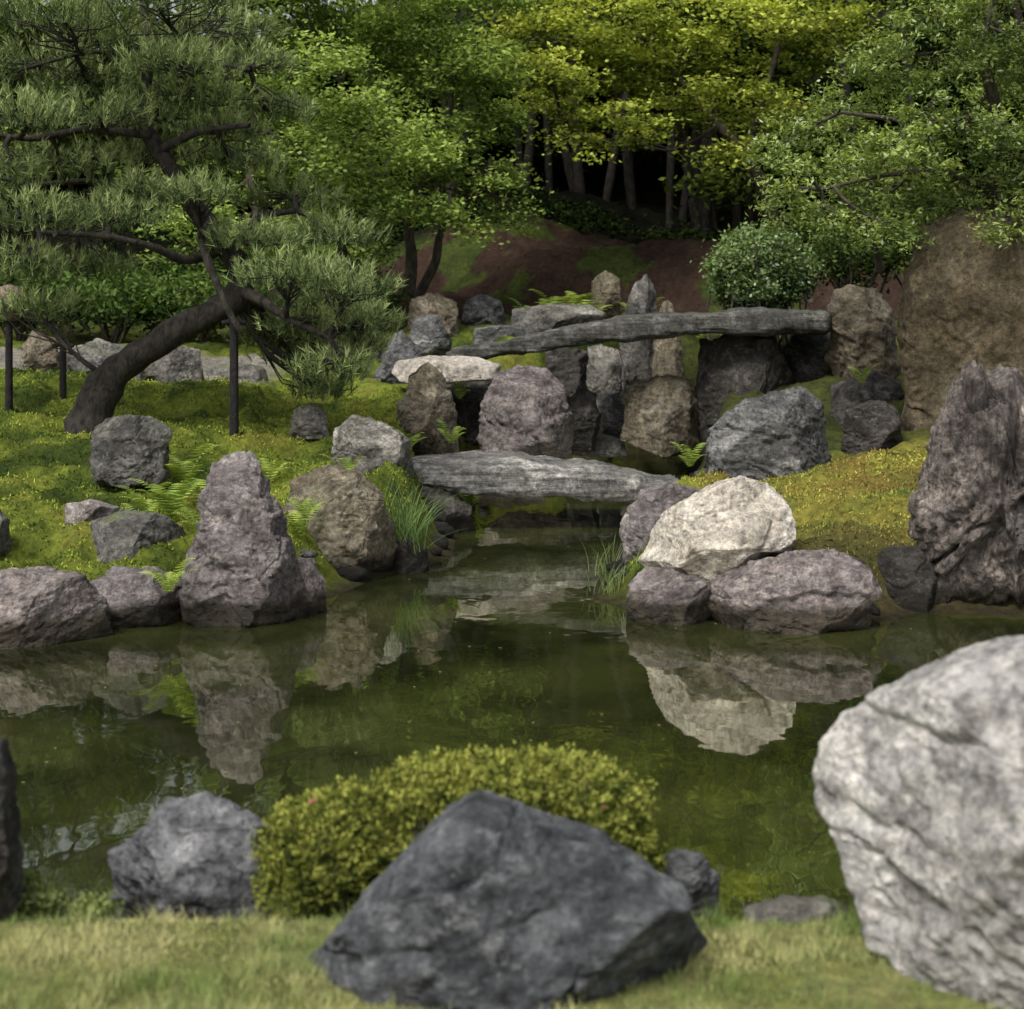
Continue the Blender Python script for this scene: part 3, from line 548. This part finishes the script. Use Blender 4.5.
n=220000; X=rng.uniform(-6,5.2,n); Y=rng.uniform(8.8,17.5,n); s=sdist(X,Y); k=(s>.15)&(np.abs(X)<Y*.36)&~((X>1)&(Y>14.6)); X,Y=X[k],Y[k]
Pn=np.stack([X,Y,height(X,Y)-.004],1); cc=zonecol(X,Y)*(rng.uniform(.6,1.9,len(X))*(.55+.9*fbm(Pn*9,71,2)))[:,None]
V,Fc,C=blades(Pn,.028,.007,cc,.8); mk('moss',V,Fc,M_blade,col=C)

def longgrass(name,base,n,h,spread,w,dark,light):
    A=Acc(); 
    for i in range(n):
        a=rng.uniform(0,2*math.pi); hh=h*rng.uniform(.5,1.1); sp=spread*rng.uniform(.2,1.1); b=np.array(base)+np.array([rng.normal()*.06,rng.normal()*.06,0])
        t=np.linspace(0,1,7); P=b+np.stack([np.cos(a)*sp*t**1.8,np.sin(a)*sp*t**1.8,hh*(t-.35*(sp/h)*t**3)],1)
        sd=np.array([-math.sin(a+.7),math.cos(a+.7),0]); ww=w*(1-t**2*.95)[:,None]
        V=np.stack([P-sd*ww,P+sd*ww],1).reshape(-1,3); Fc=[(2*j,2*j+1,2*j+3,2*j+2) for j in range(6)]
        A.add(V,Fc,np.tile(np.array(colmix(dark,light,np.array([rng.random()]))),(14,1)))
    return A.make(name,M_leaf)
def fern(base,n,L,name='fern',light=(.32,.40,.09),dark=(.12,.19,.04)):
    A=Acc(); base=np.array(base,float)
    for i in range(n):
        a=2*math.pi*i/n+rng.normal()*.25; l=L*rng.uniform(.7,1.15); m=15; t=np.linspace(0,1,m+1); el=rng.uniform(1.2,2.1)
        P=base+np.stack([np.cos(a)*l*t*.8,np.sin(a)*l*t*.8,l*el*(t-.6*t*t)],1); T=unit(np.gradient(P,axis=0)); S=unit(np.cross(T,[0,0,1]))
        cv=colmix(dark,light,np.array([rng.random()]))
        for j in range(1,m+1):
            tt=t[j]; ll=l*.2*math.sin(math.pi*min(1,tt*.9+.12))**.8; w=l/m*.36
            for sg in (-1,1):
                tip=P[j]+S[j]*sg*ll+T[j]*ll*.3-np.array([0,0,ll*.15])
                A.add(np.array([P[j]-T[j]*w,P[j]+T[j]*w,tip+T[j]*w*.2,tip-T[j]*w*.2]),[(0,1,2,3)],np.tile(cv*rng.uniform(.75,1.25),(4,1)))
    return A.make(name,M_leaf)
def gz(p,dz=0):
    x,y,z=p; return (x,y,max(float(height(np.array([x]),np.array([y]))[0]),0)+dz)
for u,d,n_,L in [(182,12.5,14,.40),(172,11.3,14,.36),(200,10.9,9,.25),(300,11.3,9,.24),(560,21.5,12,.55),(585,21.6,11,.5),(640,21.8,9,.45),(530,22,9,.4),(470,15.6,14,.34),(875,16.6,9,.3),(700,21,9,.4),(408,14.6,8,.24),(345,12.9,8,.24),(140,11.2,8,.26),(270,12.8,9,.26),(210,12.1,12,.36),(150,11.7,10,.3),(690,20.6,8,.35),(235,12.0,9,.26)]:
    fern(gz(W(u,400,d)),n_,L)
for u,v,d,n_,L in [(168,594,9.75,11,.24),(306,520,11.15,9,.20),(460,400,17.2,9,.28),(690,468,14.0,9,.26),(862,385,17.2,8,.28),(452,445,14.8,9,.24)]:
    fern(W(u,v,d),n_,L)
longgrass('sedge_clump',gz(W(410,560,12.1)),130,.72,.5,.0045,(.05,.095,.03),(.22,.31,.12))
longgrass('sedge_clump',gz(W(388,540,12.1)),70,.66,.35,.0045,(.05,.095,.03),(.20,.29,.11))
longgrass('sedge_clump',gz(W(612,610,10.9)),70,.22,.14,.003,(.06,.09,.03),(.26,.32,.14))
longgrass('sedge_clump',gz(W(606,580,11.7)),45,.30,.16,.003,(.06,.09,.03),(.24,.30,.13))
longgrass('sedge_clump',gz(W(655,600,10.7)),40,.2,.15,.003,(.06,.09,.03),(.22,.27,.12))
shrub('shore_plants',[(40,900,26,12,4.6),(90,908,26,8,4.6),(300,905,30,10,4.6),(20,885,20,10,4.65)],.018,.012,(.05,.08,.025),(.28,.32,.12),40,16,.03)

# props: posts & lamp --------------------------------------------------
def post(name,u,v0,v1,d,r):
    A=Acc(); a=W(u,v1,d); a[2]=float(height(np.array([a[0]]),np.array([d]))[0])-.08; b=W(u,v0,d); tube(A,[a,(a+b)/2,b],[r*1.05,r,r*.95],14,1,.03)
    tube(A,[b+np.array([-.10,0,-.01]),b+np.array([.0,0,.012]),b+np.array([.10,0,-.01])],[r*.6,r*.65,r*.6],10,2,.03)
    return A.make(name,M_post,smooth=True)
post('pine_support_post',234,322,432,13.8,.038); post('pine_support_post',63,345,386,15.2,.032)
e=empty('garden_lamp'); A=Acc(); a=W(9,300,14.8); g=float(height(np.array([a[0]]),np.array([14.8]))[0])
tube(A,[(a[0],14.8,g-.1),(a[0],14.8,(g+a[2])/2),(a[0],14.8,a[2]-.1)],[.035,.033,.033],14,1,.02); A.make('pole',M_post,smooth=True,parent=e)
A=Acc(); prof=[(.02,.14),(.08,.12),(.125,.05),(.14,-.02),(.13,-.06),(.10,-.075),(.095,-.16),(.06,-.19),(.01,-.19)]
n=28; ph=np.linspace(0,2*math.pi,n,endpoint=False); V=np.array([[a[0]+r_*math.cos(p_),14.8+r_*math.sin(p_),a[2]+z_] for r_,z_ in prof for p_ in ph])
ix=np.arange(len(V)).reshape(len(prof),n); rr=np.roll(ix,-1,1); A.add(V,np.stack([ix[:-1],ix[1:],rr[1:],rr[:-1]],-1).reshape(-1,4)); A.make('hood',M_cap,smooth=True,parent=e)
n=160; X=rng.uniform(-4,4,n); Y=rng.uniform(5.2,14,n); k=sdist(X,Y)<-.05; P=np.stack([X[k],Y[k],np.full(k.sum(),.004)],1)
a=rng.uniform(0,6.28,len(P)); A_=np.stack([np.cos(a),np.sin(a),0*a],1)*.012; B_=np.stack([-np.sin(a),np.cos(a),0*a],1)*.007
V=np.stack([P-A_,P+B_,P+A_,P-B_],1).reshape(-1,3); mk('floating_leaves',V,np.arange(len(V)).reshape(-1,4),M_leaf,col=np.tile(np.array([[.22,.2,.1]]),(len(V),1)))

# ------------------------------------------------------------------ light, sky, camera
world=bpy.data.worlds.new('World'); scene.world=world; world.use_nodes=True; nt=world.node_tree; nt.nodes.clear()
sky=nt.nodes.new('ShaderNodeTexSky'); sky.sky_type='NISHITA'; sky.sun_disc=False
el,az=radians(54),radians(212)   # azimuth clockwise from +Y
sky.sun_elevation=el; sky.sun_rotation=az; sky.dust_density=4; sky.air_density=1.2; sky.ozone_density=.6
hs=nt.nodes.new('ShaderNodeHueSaturation'); hs.inputs['Saturation'].default_value=.3
bg=nt.nodes.new('ShaderNodeBackground'); bg.inputs[1].default_value=.15; o=nt.nodes.new('ShaderNodeOutputWorld')
nt.links.new(sky.outputs[0],hs.inputs['Color']); nt.links.new(hs.outputs[0],bg.inputs[0]); nt.links.new(bg.outputs[0],o.inputs[0])
sd=bpy.data.lights.new('sun','SUN'); sd.energy=4.1; sd.angle=radians(22); sd.color=(1,.96,.89); so=bpy.data.objects.new('sun',sd); scene.collection.objects.link(so)
from mathutils import Vector
dirv=Vector((math.sin(az)*math.cos(el),math.cos(az)*math.cos(el),math.sin(el))); so.rotation_euler=dirv.to_track_quat('Z','Y').to_euler()
cam=bpy.data.cameras.new('camera'); co=bpy.data.objects.new('camera',cam); scene.collection.objects.link(co); scene.camera=co
co.location=(0,0,H); co.rotation_euler=(math.pi/2,0,0); cam.sensor_width=36; cam.lens=F/1024*36; cam.shift_y=-204.5/1024; cam.clip_end=2000; cam.clip_start=.05
cam.dof.use_dof=True; cam.dof.focus_distance=12; cam.dof.aperture_fstop=3.0
scene.view_settings.view_transform='Standard'; scene.view_settings.look='None'; scene.view_settings.exposure=0
